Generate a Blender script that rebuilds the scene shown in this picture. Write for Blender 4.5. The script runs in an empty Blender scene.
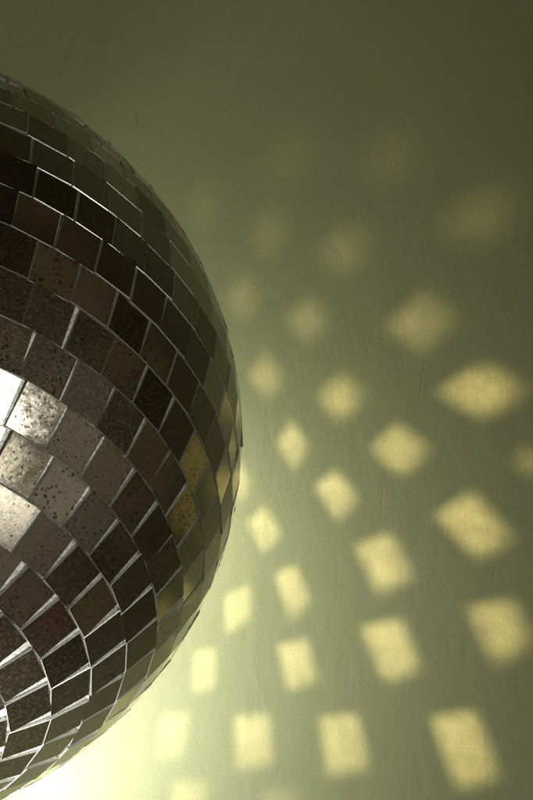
import bpy, bmesh, math, random
from mathutils import Vector, Matrix

random.seed(7)
R = math.radians
scene = bpy.context.scene
col = scene.collection

# ------------------------------------------------------------------ scale of the place (metres)
BALL_R = 0.08                       # a 16 cm mirror ball
CAM_H = 1.5                         # height of the camera above the floor
WALL_Y = 0.4031                     # painted wall behind the ball
CENTRE = Vector((-0.08516, 0.29509, CAM_H - 0.0073))
# the axis of the ball (unit vectors: axis, and two across it)
AX = Vector((0.05870, -0.74153, -0.66835)).normalized()
AU = Vector((-0.99617, 0.0, -0.08749)).normalized()
AV = Vector((0.06488, 0.67092, -0.73868)).normalized()


# ------------------------------------------------------------------ node helper
class G:
    def __init__(self, tree):
        self.t = tree
        tree.nodes.clear()

    def n(self, kind, ins=None, **props):
        nd = self.t.nodes.new(kind)
        for k, v in props.items():
            setattr(nd, k, v)
        for k, v in (ins or {}).items():
            self.put(nd.inputs[k], v)
        return nd

    def put(self, sock, v):
        if isinstance(v, bpy.types.NodeSocket):
            self.t.links.new(v, sock)
        else:
            sock.default_value = v

    def m(self, op, a, b=None, c=None, clamp=False):
        nd = self.n('ShaderNodeMath', operation=op, use_clamp=clamp)
        for i, v in enumerate((a, b, c)):
            if v is not None:
                self.put(nd.inputs[i], v)
        return nd.outputs[0]

    def ramp(self, v, lo, hi, a=0.0, b=1.0, smooth=True):
        nd = self.n('ShaderNodeMapRange', interpolation_type='SMOOTHSTEP' if smooth else 'LINEAR')
        for k, x in zip(('Value', 'From Min', 'From Max', 'To Min', 'To Max'), (v, lo, hi, a, b)):
            self.put(nd.inputs[k], x)
        return nd.outputs[0]

    def noise(self, vec, scale, detail=3.0, rough=0.55, dist=0.0):
        nd = self.n('ShaderNodeTexNoise', {'Vector': vec, 'Scale': scale, 'Detail': detail, 'Roughness': rough, 'Distortion': dist})
        return nd.outputs[0]

    def mix(self, f, a, b):
        nd = self.n('ShaderNodeMix', data_type='RGBA')
        self.put(nd.inputs[0], f)
        self.put(nd.inputs[6], a)
        self.put(nd.inputs[7], b)
        return nd.outputs[2]

    def scale(self, vec, s, loc=(0, 0, 0), rot=(0, 0, 0)):
        nd = self.n('ShaderNodeMapping', {'Vector': vec, 'Scale': s, 'Location': loc, 'Rotation': rot})
        return nd.outputs[0]


def material(name):
    m = bpy.data.materials.new(name)
    m.use_nodes = True
    return m, G(m.node_tree)


# ------------------------------------------------------------------ materials
def mat_mirror(single=True):
    m, g = material('aged_mirror_glass')
    tc = g.n('ShaderNodeTexCoord').outputs['Object']
    rnd = g.n('ShaderNodeObjectInfo').outputs['Random']
    off = g.n('ShaderNodeCombineXYZ', {0: g.m('MULTIPLY', rnd, 3.1), 1: g.m('MULTIPLY', rnd, 7.7), 2: g.m('MULTIPLY', rnd, 1.3)}).outputs[0]
    p = g.n('ShaderNodeVectorMath', {0: tc, 1: off}, operation='ADD').outputs[0]
    cloud = g.noise(p, 260, 4, .6, .4)
    blot = g.noise(p, 1500, 4, .65)
    grain = g.noise(p, 2600, 3, .7)
    vor = g.n('ShaderNodeTexVoronoi', {'Vector': p, 'Scale': 1150.0, 'Randomness': 1.0}).outputs['Distance']
    worn = g.m('FRACT', g.m('MULTIPLY', rnd, 7.31))
    thr = g.m('MULTIPLY', g.m('MULTIPLY_ADD', cloud, .75, -.06), g.m('MULTIPLY_ADD', worn, .8, .58))
    speck = g.m('MULTIPLY', g.ramp(vor, g.m('MULTIPLY', thr, .55), thr, 1, 0), g.ramp(blot, .42, .56))
    # scratches: very stretched noise, two directions
    s1 = g.noise(g.scale(p, (1, .04, 1), rot=(0, 0, .5)), 3800, 2, .5)
    s2 = g.noise(g.scale(p, (.05, 1, 1), rot=(0, 0, .35)), 3000, 2, .5)
    scr = g.m('MULTIPLY', g.m('MAXIMUM', g.ramp(s1, .66, .78), g.ramp(s2, .68, .8)), g.ramp(cloud, .42, .62))
    silver = g.mix(rnd, (.33, .30, .24, 1), (.60, .58, .52, 1))
    silver = g.mix(g.m('MULTIPLY', g.ramp(blot, .35, .75), .6), silver, (.25, .20, .125, 1))
    silver = g.mix(g.m('MULTIPLY', speck, .88), silver, (.035, .026, .014, 1))
    if single:
        # the silvering fails first along the cut edges
        sp = g.n('ShaderNodeSeparateXYZ', {0: tc})
        ed = g.m('MAXIMUM', g.m('ABSOLUTE', sp.outputs[0]), g.m('ABSOLUTE', sp.outputs[1]))
        ed = g.m('ADD', ed, g.m('MULTIPLY', g.m('SUBTRACT', g.noise(p, 700, 4, .7), .5), .0042))
        silver = g.mix(g.m('MULTIPLY', g.ramp(ed, .0034, .0046), g.m('MULTIPLY_ADD', worn, .6, .2)), silver, (.06, .045, .025, 1))
    tarn = g.ramp(g.m('FRACT', g.m('MULTIPLY', rnd, 17.0)), .03, .09, .65, 0)
    silver = g.mix(tarn, silver, (.04, .03, .018, 1))
    rough = g.m('ADD', g.ramp(cloud, .3, .75, .04, .11), g.m('MULTIPLY', g.ramp(grain, .5, .75), .06))
    bump = g.n('ShaderNodeBump', {'Height': g.m('ADD', g.m('MULTIPLY', grain, .5), blot), 'Strength': .025, 'Distance': .00010}).outputs[0]
    bs = g.n('ShaderNodeBsdfPrincipled', {'Base Color': silver, 'Metallic': 1.0, 'Roughness': rough, 'Normal': bump})
    # tarnish in the silvering scatters a wide haze round anything bright
    bump2 = g.n('ShaderNodeBump', {'Height': g.m('ADD', grain, blot), 'Strength': .4, 'Distance': .00025}).outputs[0]
    hz = g.n('ShaderNodeBsdfPrincipled', {'Base Color': g.mix(speck, (.52, .44, .27, 1), (.06, .045, .025, 1)), 'Metallic': 1.0, 'Roughness': .40, 'Normal': bump2})
    hf = g.m('MULTIPLY_ADD', g.ramp(blot, .40, .70), .10, .06)
    m1 = g.n('ShaderNodeMixShader', {0: hf, 1: bs.outputs[0], 2: hz.outputs[0]})
    dustf = g.m('ADD', g.m('MULTIPLY', scr, g.ramp(worn, .4, 1, .06, .40)), g.m('MULTIPLY', g.ramp(blot, .45, .75), .05))
    dustf = g.m('ADD', dustf, .012, clamp=True)
    df = g.n('ShaderNodeBsdfDiffuse', {'Color': g.mix(grain, (.16, .13, .07, 1), (.42, .39, .28, 1))})
    mx = g.n('ShaderNodeMixShader', {0: dustf, 1: m1.outputs[0], 2: df.outputs[0]})
    g.n('ShaderNodeOutputMaterial', {'Surface': mx.outputs[0]})
    return m


def mat_edge():
    m, g = material('cut_glass_edge')
    tc = g.n('ShaderNodeTexCoord').outputs['Object']
    f = g.noise(tc, 2200, 2)
    bs = g.n('ShaderNodeBsdfPrincipled', {'Base Color': g.mix(f, (.42, .43, .40, 1), (.78, .78, .74, 1)), 'Metallic': .75, 'Roughness': .32})
    g.n('ShaderNodeOutputMaterial', {'Surface': bs.outputs[0]})
    return m


def mat_core():
    m, g = material('silver_backing_foil')
    tc = g.n('ShaderNodeTexCoord').outputs['Object']
    f = g.noise(tc, 1800, 4, .7)
    colr = g.mix(g.ramp(f, .32, .62), (.46, .45, .41, 1), (.98, .98, .96, 1))
    bump = g.n('ShaderNodeBump', {'Height': f, 'Strength': .5, 'Distance': .0003}).outputs[0]
    bs = g.n('ShaderNodeBsdfPrincipled', {'Base Color': colr, 'Metallic': .85, 'Roughness': .5, 'Normal': bump})
    g.n('ShaderNodeOutputMaterial', {'Surface': bs.outputs[0]})
    return m


# hairline cracks and nicks in the paint (metres: foot x, z, head x, z, half width, depth)
CRACKS = [(.0430, .0000, .0448, .0130, .00024, .7), (-.0362, .0772, -.0372, .0826, .00034, .9), (.0322, -.036, .0330, -.022, .0002, .35),
          (.0020, .0560, .0040, .0640, .0003, .25), (-.0130, .0980, -.0085, .1080, .0003, .3), (.0240, .0500, .0262, .0580, .0003, .3)]


def mat_wall():
    m, g = material('brushed_green_wall_paint')
    tc = g.n('ShaderNodeTexCoord').outputs['Object']       # metres, x along the wall, z up
    big = g.noise(tc, 9, 3, .55)
    brush = g.noise(g.scale(tc, (1, 1, .07), rot=(0, R(4), 0)), 620, 3, .6, .3)
    brush2 = g.noise(g.scale(tc, (1, 1, .12), rot=(0, R(-24), 0)), 900, 3, .6)
    stip = g.noise(tc, 2100, 3, .75)
    lump = g.noise(g.scale(tc, (1, 1, .55)), 95, 4, .6, .6)
    patch = g.ramp(g.noise(tc, 14, 2), .42, .6)
    streak = g.m('ADD', g.m('MULTIPLY', brush, g.m('SUBTRACT', 1.0, g.m('MULTIPLY', patch, .7))), g.m('MULTIPLY', brush2, g.m('MULTIPLY', patch, .7)))
    c = g.mix(g.ramp(big, .3, .7), (.358, .425, .180, 1), (.378, .438, .197, 1))
    c = g.mix(g.m('MULTIPLY', g.ramp(streak, .35, .7), .08), c, (.33, .36, .17, 1))
    c = g.mix(g.m('MULTIPLY', g.ramp(stip, .45, .75), .55), c, (.22, .25, .10, 1))
    c = g.mix(g.m('MULTIPLY', g.ramp(g.noise(tc, 1700, 2, .7), .5, .8), .45), c, (.60, .62, .42, 1))
    sx = g.n('ShaderNodeSeparateXYZ', {0: tc})
    wob = g.m('MULTIPLY', g.m('SUBTRACT', g.noise(tc, 160, 3), .5), .0022)
    lines = None
    for x0, z0, x1, z1, wd, k in CRACKS:
        # distance to a short crack from (x0, z0) up to (x1, z1)
        tt = g.m('DIVIDE', g.m('SUBTRACT', sx.outputs[2], z0), z1 - z0)
        xx = g.m('MULTIPLY_ADD', tt, x1 - x0, x0)
        dd = g.m('ABSOLUTE', g.m('ADD', g.m('SUBTRACT', sx.outputs[0], xx), wob))
        inside = g.m('MULTIPLY', g.ramp(tt, 0, .25), g.ramp(tt, .75, 1, 1, 0))
        f = g.m('MULTIPLY', g.m('MULTIPLY', g.ramp(dd, 0, wd * 1.3, 1, 0), inside), k)
        lines = f if lines is None else g.m('MAXIMUM', lines, f)
    c = g.mix(g.m('MULTIPLY', lines, .38), c, (.13, .14, .085, 1))
    dent = g.noise(g.scale(tc, (1, 1, .35)), 48, 2, .5, 1.2)
    h = g.m('ADD', g.m('ADD', g.m('MULTIPLY', streak, .2), g.m('MULTIPLY', lump, 1.0)), g.m('MULTIPLY', stip, .22))
    h = g.m('SUBTRACT', g.m('ADD', h, g.m('ADD', g.m('MULTIPLY', g.ramp(dent, .5, .75), .25), g.m('MULTIPLY', g.ramp(g.noise(g.scale(tc, (1, 1, .6), rot=(0, R(20), 0)), 170, 2, .5, .8),   .55, .80), -.22))), g.m('MULTIPLY', lines, .6))
    bump = g.n('ShaderNodeBump', {'Height': h, 'Strength': .22, 'Distance': .0016}).outputs[0]
    bs = g.n('ShaderNodeBsdfPrincipled', {'Base Color': c, 'Roughness': .62, 'Specular IOR Level': .25, 'Normal': bump})
    g.n('ShaderNodeOutputMaterial', {'Surface': bs.outputs[0]})
    return m


def plain(name, c, rough=.7):
    m, g = material(name)
    tc = g.n('ShaderNodeTexCoord').outputs['Object']
    f = g.noise(tc, 900, 3)
    bs = g.n('ShaderNodeBsdfPrincipled', {'Base Color': g.mix(f, tuple(x * .7 for x in c) + (1,), tuple(c) + (1,)), 'Roughness': rough})
    g.n('ShaderNodeOutputMaterial', {'Surface': bs.outputs[0]})
    return m


MIRROR, MIRROR_FIELD, EDGE, CORE, WALL = mat_mirror(), mat_mirror(False), mat_edge(), mat_core(), mat_wall()


# ------------------------------------------------------------------ wall
def link(name, me, parent=None):
    o = bpy.data.objects.new(name, me)
    col.objects.link(o)
    if parent:
        o.parent = parent
    return o


def to_mesh(bm, name, mats, smooth=False):
    me = bpy.data.meshes.new(name)
    bm.to_mesh(me)
    bm.free()
    for m in mats:
        me.materials.append(m)
    if smooth:
        for p in me.polygons:
            p.use_smooth = True
    return me


bm = bmesh.new()
bmesh.ops.create_grid(bm, x_segments=40, y_segments=40, size=1.0, matrix=Matrix.Translation((-.68, 0, 0)) @ Matrix.Rotation(R(90), 4, 'X'))
wall = link('wall', to_mesh(bm, 'wall', [WALL]))
wall.location = (0, WALL_Y, CAM_H)
wall['kind'] = 'structure'


# ------------------------------------------------------------------ the mirror ball
ball = link('mirror_ball', None)
ball.empty_display_size = .02
ball.location = CENTRE
ball['label'] = 'large worn mirror ball with square speckled glass facets, in front of the green wall'
ball['category'] = 'mirror ball'

TILE = R(5.80) * BALL_R             # 8.1 mm square
THICK = 0.0011
TOP = BALL_R * 0.9988
DEPTH = 0.00034                     # how far the joints go down to the foil

bm = bmesh.new()
bmesh.ops.create_uvsphere(bm, u_segments=128, v_segments=64, radius=TOP - DEPTH)
core = link('core', to_mesh(bm, 'core', [CORE], True), ball)


def facet_bm(bm, mat4, t=TILE):
    h, k = t / 2, t / 2 * 1.024
    vs = [bm.verts.new((x, y, z)) for z in (-THICK, 0) for x, y in ((-h, -k), (h, -k), (h, k), (-h, k))]
    fs = [bm.faces.new([vs[i] for i in f]) for f in ((3, 2, 1, 0), (4, 5, 6, 7), (0, 1, 5, 4), (1, 2, 6, 5), (2, 3, 7, 6), (3, 0, 4, 7))]
    top = fs[1]
    for f in fs:
        f.material_index = 1
    top.material_index = 0
    r = bmesh.ops.bevel(bm, geom=list(top.edges), offset=.00009, segments=1, affect='EDGES', material=1)
    new = set(vs) | set(v for f in r['faces'] for v in f.verts)
    new = [v for v in new if v.is_valid]
    bmesh.ops.transform(bm, matrix=mat4, verts=new)


bm = bmesh.new()
facet_bm(bm, Matrix.Identity(4))
facet_mesh = to_mesh(bm, 'mirror_facet', [MIRROR, EDGE])

# rows from pole to pole, 6 degrees each: (count, phase in degrees)
ROW = {-9: (60, -.14), -3: (60, -.83), 3: (60, -1.99), 9: (59, 1.89), 15: (57, 2.66), 21: (54, 2.3), 27: (51, .85),
       33: (47, 3.76), 39: (43, -1.16), 45: (38, -4.35), 51: (33, 2.13), 57: (27, 6.66)}
spots3 = []
CAM = Vector((0, 0, CAM_H))
WINDOW = CENTRE + Vector((.79, -.59, -.02))
GLARE = [(36, -130, 1.0), (36, -138, .35), (42, -139, -.30), (42, -131, .9), (48, -142, .24)]   # latitude, longitude, how far
for lo in range(-87, 87, 6):
    mid = lo + 3
    far = max(abs(lo), abs(lo + 6))
    if lo in ROW:
        cnt, ph = ROW[lo]
    else:
        cnt, ph = max(3, int(360 * math.cos(R(far)) / 5.88)), random.uniform(0, 6)
    for k in range(cnt):
        lon = ph + (k + .5) * 360 / cnt + random.gauss(0, .10)
        a, b = R(mid + random.gauss(0, .05)), R(lon)
        n = (AX * math.sin(a) + (AU * math.cos(b) + AV * math.sin(b)) * math.cos(a)).normalized()
        e = (AV * math.cos(b) - AU * math.sin(b)).normalized()
        north = n.cross(e).normalized()
        # hand-laid glass: every facet sits a little askew
        tw, tx, ty = random.gauss(0, R(.8)), random.gauss(0, R(1.0)), random.gauss(0, R(1.0))
        rot = Matrix((e, north, n)).transposed().to_4x4()
        for ga, gb, k in GLARE:                        # these few are tilted to set the window's glare in them
            if abs(mid - ga) < 3.01 and abs((lon - gb + 180) % 360 - 180) < 180 / cnt:
                p = CENTRE + n * TOP
                want = ((CAM - p).normalized() + (WINDOW - p).normalized()).normalized()
                lean = n.lerp(want, k).normalized()
                if lean.angle(n) > R(5):
                    lean = n.lerp(lean, R(5) / lean.angle(n)).normalized()
                e2 = (e - lean * e.dot(lean)).normalized()
                rot = Matrix((e2, lean.cross(e2), lean)).transposed().to_4x4()
                tx = ty = 0.0
        M = Matrix.Translation(n * (TOP + max(-.00005, min(.00012, random.gauss(0, .00006))))) @ rot @ Matrix.Rotation(tw, 4, 'Z') @ Matrix.Rotation(tx, 4, 'X') @ Matrix.Rotation(ty, 4, 'Y')
        spots3.append((M, n))

# the hundred facets that show largest from the camera are parts of their own, the others one part
FPX = 1423.93


def shown(M, n):
    p = CENTRE + n * TOP
    v = CAM - p
    d = v.length
    c = n.dot(v) / d
    x, y = 266.5 + FPX * p.x / p.y, 400 - FPX * (p.z - CAM_H) / p.y
    if c < .03 or x < -18 or x > 551 or y < -18 or y > 818:
        return 0
    fx = min(1, max(0, (x + 20) / 40))
    return c / (d * d) * fx


order = sorted(range(len(spots3)), key=lambda i: -shown(*spots3[i]))
single = set(order[:100])
for i in order[:100]:
    o = link('mirror_facet', facet_mesh, ball)
    o.matrix_local = spots3[i][0]
bm = bmesh.new()
for i in order[100:]:
    facet_bm(bm, spots3[i][0])
rest = link('mirror_facet', to_mesh(bm, 'mirror_facet_field', [MIRROR_FIELD, EDGE]), ball)
rest['kind'] = 'stuff'

# ------------------------------------------------------------------ light
# patches of reflected light on the wall: four corners (mm from the camera axis, along and up the wall), edge softness, brightness, amber tint
BEAMS = [
    ([(6.9,-5.9),(12.0,-13.3),(7.8,-19.5),(3.0,-12.5)], 1.98, 0.85, 0.2),
    ([(19.7,-19.8),(25.9,-28.0),(20.0,-33.7),(14.0,-24.6)], 2.26, 0.95, 0.25),
    ([(37.2,-7.1),(45.7,-14.2),(37.8,-21.2),(30.1,-13.9)], 2.83, 0.85, 0.45),
    ([(-0.4,-30.0),(4.4,-37.9),(-1.0,-43.3),(-5.5,-34.8)], 1.7, 0.9, 0.1),
    ([(25.6,-41.3),(34.7,-37.9),(41.5,-49.8),(31.6,-54.9)], 2.55, 0.95, 0.3),
    ([(61.3,9.6),(72.0,2.8),(61.6,-4.8),(50.0,2.3)], 3.96, 0.8, 0.6),
    ([(48.3,-32.8),(58.2,-26.3),(69.2,-39.1),(59.6,-44.7)], 2.83, 0.85, 0.55),
    ([(-7.5,-17.0),(-4.4,-24.1),(-7.5,-28.9),(-11.5,-22.1)], 1.7, 0.8, 0.1),
    ([(21.7,7.4),(27.3,0.6),(20.8,-5.9),(14.9,1.1)], 3.11, 0.68, 0.5),
    ([(-0.7,13.6),(5.0,6.2),(0.7,0.0),(-5.0,6.2)], 2.83, 0.45, 0.4),
    ([(73.7,-13.6),(79.7,-17.6),(74.6,-21.5),(70.1,-17.6)], 3.4, 0.4, 0.7),
    ([(2.4,-49.3),(8.1,-47.0),(12.6,-56.9),(6.9,-62.0)], 1.98, 0.95, 0.15),
    ([(-11.7,-55.5),(-5.2,-52.4),(-4.1,-61.1),(-11.5,-66.2)], 1.7, 0.95, 0.1),
    ([(-20.2,-71.1),(-14.3,-70.2),(-14.9,-81.8),(-21.1,-82.9)], 1.7, 0.9, 0.05),
    ([(3.3,-69.4),(11.5,-67.7),(14.3,-79.5),(5.8,-82.1)], 1.98, 0.95, 0.15),
    ([(27.3,-64.5),(37.8,-62.0),(43.7,-76.4),(33.3,-79.5)], 2.55, 0.95, 0.3),
    ([(57.6,-59.2),(69.2,-56.9),(74.3,-68.8),(64.7,-73.9)], 3.11, 0.85, 0.5),
    ([(-30.1,-89.5),(-22.2,-88.6),(-23.6,-100.5),(-31.0,-101.3)], 1.98, 0.75, 0.0),
    ([(-8.9,-89.7),(0.7,-88.9),(1.3,-103.0),(-8.4,-104.2)], 1.98, 0.9, 0.1),
    ([(15.1,-90.0),(25.6,-88.9),(28.7,-103.9),(17.4,-106.2)], 2.26, 0.9, 0.25),
    ([(46.9,-90.0),(58.7,-88.3),(65.8,-106.4),(53.9,-109.6)], 2.55, 0.85, 0.5),
    ([(-26.5,-108.4),(-17.1,-108.1),(-17.7,-120.6),(-27.0,-120.6)], 2.26, 0.6, 0.0),
    ([(-1.3,-111.0),(8.6,-110.4),(9.2,-124.0),(-0.7,-124.6)], 2.83, 0.3, 0.1),
    ([(44.3,30.6),(53.9,22.6),(44.3,13.6),(34.4,20.9)], 3.68, 0.36, 0.55),
    ([(12.0,29.2),(18.3,22.6),(12.0,15.9),(5.5,22.6)], 3.4, 0.28, 0.45),
    ([(-6.7,35.7),(-1.8,28.9),(-6.7,22.4),(-11.2,28.9)], 3.96, 0.24, 0.5),
    ([(22.5,49.0),(29.3,42.5),(22.5,35.7),(15.4,42.5)], 5.1, 0.21, 0.5),
    ([(1.0,54.4),(6.1,47.6),(1.0,40.8),(-4.1,47.6)], 5.1, 0.15, 0.6),
    ([(61.9,60.6),(71.8,53.2),(61.0,43.6),(50.5,50.4)], 6.79, 0.15, 0.5),
    ([(35.8,76.4),(43.5,68.8),(35.8,61.1),(28.2,68.8)], 7.36, 0.08, 0.5),
    ([(6.9,75.6),(13.4,68.8),(6.9,62.0),(0.4,68.8)], 6.79, 0.07, 0.5),
    ([(-17.4,61.4),(-13.2,54.9),(-17.4,48.1),(-21.7,54.9)], 5.1, 0.09, 0.6),
    ([(95.2,15.3),(110.8,10.1),(101.7,0.6),(84.8,5.7)], 3.11, 0.432, 0.6),
    ([(91.9,-32.3),(108.0,-39.0),(101.0,-51.5),(83.1,-44.8)], 3.11, 0.54, 0.6),
    ([(80.7,-95.1),(101.0,-94.0),(106.3,-115.5),(87.1,-116.6)], 3.11, 0.54, 0.6),
    ([(102.1,-62.0),(118.8,-69.1),(111.2,-82.4),(92.7,-75.2)], 3.11, 0.54, 0.6),
    ([(133.5,0.0),(154.4,-7.9),(143.4,-22.6),(120.5,-14.7)], 3.11, 0.432, 0.6),
    ([(137.8,-46.4),(159.5,-55.5),(149.7,-72.5),(125.6,-63.4)], 3.11, 0.46799999999999997, 0.6),
    ([(174.0,-18.1),(200.6,-29.2),(187.4,-49.8),(158.1,-38.7)], 3.11, 0.36, 0.6),
    ([(182.0,-65.1),(209.1,-77.0),(196.6,-99.1),(166.6,-87.2)], 3.11, 0.36, 0.6),
    ([(112.6,-96.6),(142.5,-95.1),(150.5,-124.2),(122.2,-125.7)], 3.11, 0.46799999999999997, 0.6),
    ([(-11.1,-119.2),(0.2,-118.3),(1.8,-135.5),(-8.9,-136.4)], 3.11, 0.504, 0.6),
    ([(14.2,-118.2),(27.8,-117.2),(30.4,-136.6),(17.6,-137.6)], 3.11, 0.576, 0.6),
    ([(53.4,-122.4),(69.4,-121.2),(73.5,-143.8),(58.3,-144.9)], 3.11, 0.576, 0.6),
    ([(86.9,-129.3),(108.2,-128.0),(113.7,-153.8),(93.5,-155.1)], 3.11, 0.504, 0.6),
    ([(-32.0,-148.3),(-17.9,-147.2),(-17.1,-168.7),(-30.4,-169.9)], 3.11, 0.432, 0.6),
    ([(13.1,-151.1),(30.9,-149.8),(34.4,-174.5),(17.6,-175.8)], 3.11, 0.432, 0.6),
    ([(53.2,-159.9),(74.4,-158.5),(79.4,-185.4),(59.4,-186.8)], 3.11, 0.396, 0.6),
]


def aim(o, target):
    d = (Vector(target) - o.location).normalized()
    o.rotation_euler = d.to_track_quat('-Z', 'Y').to_euler()


def light(name, kind, loc, energy, colour, size=0.0):
    l = bpy.data.lights.new(name, kind)
    l.energy = energy
    l.color = colour
    if kind in ('POINT', 'SPOT'):
        l.shadow_soft_size = size
    o = bpy.data.objects.new(name, l)
    col.objects.link(o)
    o.location = loc
    return o


def beam(corners, soft, bright, tint):
    """one square beam thrown on the wall by a facet: a spot lamp just off the ball with a soft four-sided gate"""
    W = [Vector((x / 1000, WALL_Y, CAM_H + z / 1000)) for x, z in corners]
    c = sum(W, Vector()) / 4
    d = (c - CENTRE).normalized()
    o = light('facet_beam', 'SPOT', CENTRE + d * BALL_R * 1.04, 1.0, (1, 1, 1), 0.0)
    aim(o, c)
    bpy.context.view_layer.update()
    Mi = (Matrix.Translation(o.location) @ o.rotation_euler.to_matrix().to_4x4()).inverted()
    uv = []
    for p in W:
        q = Mi @ p
        uv.append((q.x / -q.z, q.y / -q.z))
    dist = (c - o.location).length
    cosw = abs((c - o.location).normalized().y)
    s = soft / 1000 / dist * (1.0 if bright > .5 else .9)
    area = sum(uv[i][0] * uv[(i + 1) % 4][1] - uv[(i + 1) % 4][0] * uv[i][1] for i in range(4))
    sg = 1 if area > 0 else -1
    l = o.data
    l.energy = 4 * math.pi ** 2 * dist ** 2 / cosw * bright * (1.42 if bright > .5 else 1.25)
    rad = max(math.hypot(*u) for u in uv) + 1.6 * s
    l.spot_size = min(R(150), 2 * math.atan(rad))
    l.spot_blend = 0.0
    l.use_nodes = True
    g = G(l.node_tree)
    nv = g.n('ShaderNodeSeparateXYZ', {0: g.n('ShaderNodeTexCoord').outputs['Normal']})
    iz = g.m('ABSOLUTE', nv.outputs[2])
    u = g.m('DIVIDE', nv.outputs[0], iz)
    v = g.m('DIVIDE', nv.outputs[1], iz)
    prod = None
    for i in range(4):
        (x0, y0), (x1, y1) = uv[i], uv[(i + 1) % 4]
        L = math.hypot(x1 - x0, y1 - y0)
        a, b = -(y1 - y0) / L * sg, (x1 - x0) / L * sg
        cc = -(a * x0 + b * y0)
        e = g.m('ADD', g.m('MULTIPLY_ADD', u, a, cc), g.m('MULTIPLY', v, b))
        # the far edge of each patch is the softer one
        f = g.ramp(e, -s, s)
        prod = f if prod is None else g.m('MULTIPLY', prod, f)
    # worn silvering leaves the patch a little uneven
    uvv = g.n('ShaderNodeCombineXYZ', {0: u, 1: v, 2: bright * 9 + corners[0][0]}).outputs[0]
    prod = g.m('MULTIPLY', prod, g.ramp(g.noise(uvv, 2.2 / rad, 4, .6), .25, .75, .78, 1.2))
    pale, deep = (1.0, .725, .62), (1.0, .64, .33)
    colr = tuple(p * (1 - tint) + q * tint for p, q in zip(pale, deep))
    em = g.n('ShaderNodeEmission', {'Color': colr + (1,), 'Strength': prod})
    g.n('ShaderNodeOutputLight', {'Surface': em.outputs[0]})


for b in BEAMS:
    beam(*b)

# the lamp tucked between ball and wall, low on the left, then two added point lights that extend its glow
light('wall_glow_light', 'POINT', (-.062, WALL_Y - .058, CAM_H - .095), .35, (.95, .86, 1), .004)
light('wall_glow_light', 'POINT', (-.040, WALL_Y - .030, CAM_H - .035), .085, (1, .90, .84), .004)  # added, stands in for sheen off the ball's back round its rim

light('wall_glow_light', 'POINT', (-.064, WALL_Y - .020, CAM_H - .113), .038, (1, .97, 1), .003)  # added close to the wall to whiten the glow low on the left

# soft daylight from a window to the right of the camera, and an added spot that brightens the ball's joints from below
win = light('window_light', 'AREA', WINDOW, 1.0, (1, 1.0, .90))
win.data.shape = 'RECTANGLE'
win.data.size, win.data.size_y = .17, .62
win.data.energy = 19.0 * math.pi * .17 * .62 / 38.2
win.data.spread = R(32)          # narrowed to keep its light off the wall further right
aim(win, CENTRE)
low = light('joint_fill_light', 'SPOT', CENTRE + Vector((.0, -.24, -.40)), 30.0, (1, .98, .92), .012)
low.data.spot_size = R(15)
low.data.spot_blend = .25
aim(low, CENTRE + Vector((.008, 0, -.004)))
# weak yellow-green fill light added high behind the camera
room = light('room_fill_light', 'POINT', CENTRE + Vector((-.9, -1.3, .55)), .2, (.72, 1, .25), .06)

# ------------------------------------------------------------------ the dim room around
w = bpy.data.worlds.new('World')
scene.world = w
w.use_nodes = True
g = G(w.node_tree)
tc = g.n('ShaderNodeTexCoord').outputs['Generated']
f = g.noise(tc, 5.5, 4, .6, .5)
f2 = g.noise(tc, 7.0, 3, .6)
c = g.mix(g.ramp(f, .42, .60), (.008, .006, .003, 1), (.115, .082, .036, 1))
c = g.mix(g.m('MULTIPLY', g.ramp(f2, .55, .75), .7), c, (.12, .10, .06, 1))
d = g.n('ShaderNodeVectorMath', {0: tc, 1: (.72, -.05, -.69)}, operation='DISTANCE').outputs['Value']
c = g.mix(g.ramp(d, .05, .2, .7, 0), c, (.085, .022, .010, 1))
# broad tan glow painted into the world around the window
d2 = g.n('ShaderNodeVectorMath', {0: tc, 1: (.85, -.45, -.22)}, operation='DISTANCE').outputs['Value']
c = g.mix(g.m('MULTIPLY', g.ramp(d2, .10, .70, 1, 0), g.ramp(f2, .3, .7, .5, 1)), c, (.34, .305, .235, 1))
bg = g.n('ShaderNodeBackground', {'Color': c, 'Strength': .55})
g.n('ShaderNodeOutputWorld', {'Surface': bg.outputs[0]})

# ------------------------------------------------------------------ camera
cd = bpy.data.cameras.new('camera')
cam = bpy.data.objects.new('camera', cd)
col.objects.link(cam)
cam.location = (0, 0, CAM_H)
cam.rotation_euler = (R(90), 0, 0)
cd.sensor_fit = 'VERTICAL'
cd.sensor_height = 36
cd.sensor_width = 24
cd.lens = 36 * 1423.93 / 800
cd.clip_start = .01
cd.clip_end = 50
scene.camera = cam

scene.view_settings.view_transform = 'Standard'
scene.view_settings.look = 'None'
scene.view_settings.exposure = 0
scene.view_settings.gamma = 1
scene.cycles.caustics_reflective = False
scene.cycles.max_bounces = 8
scene.cycles.use_denoising = True
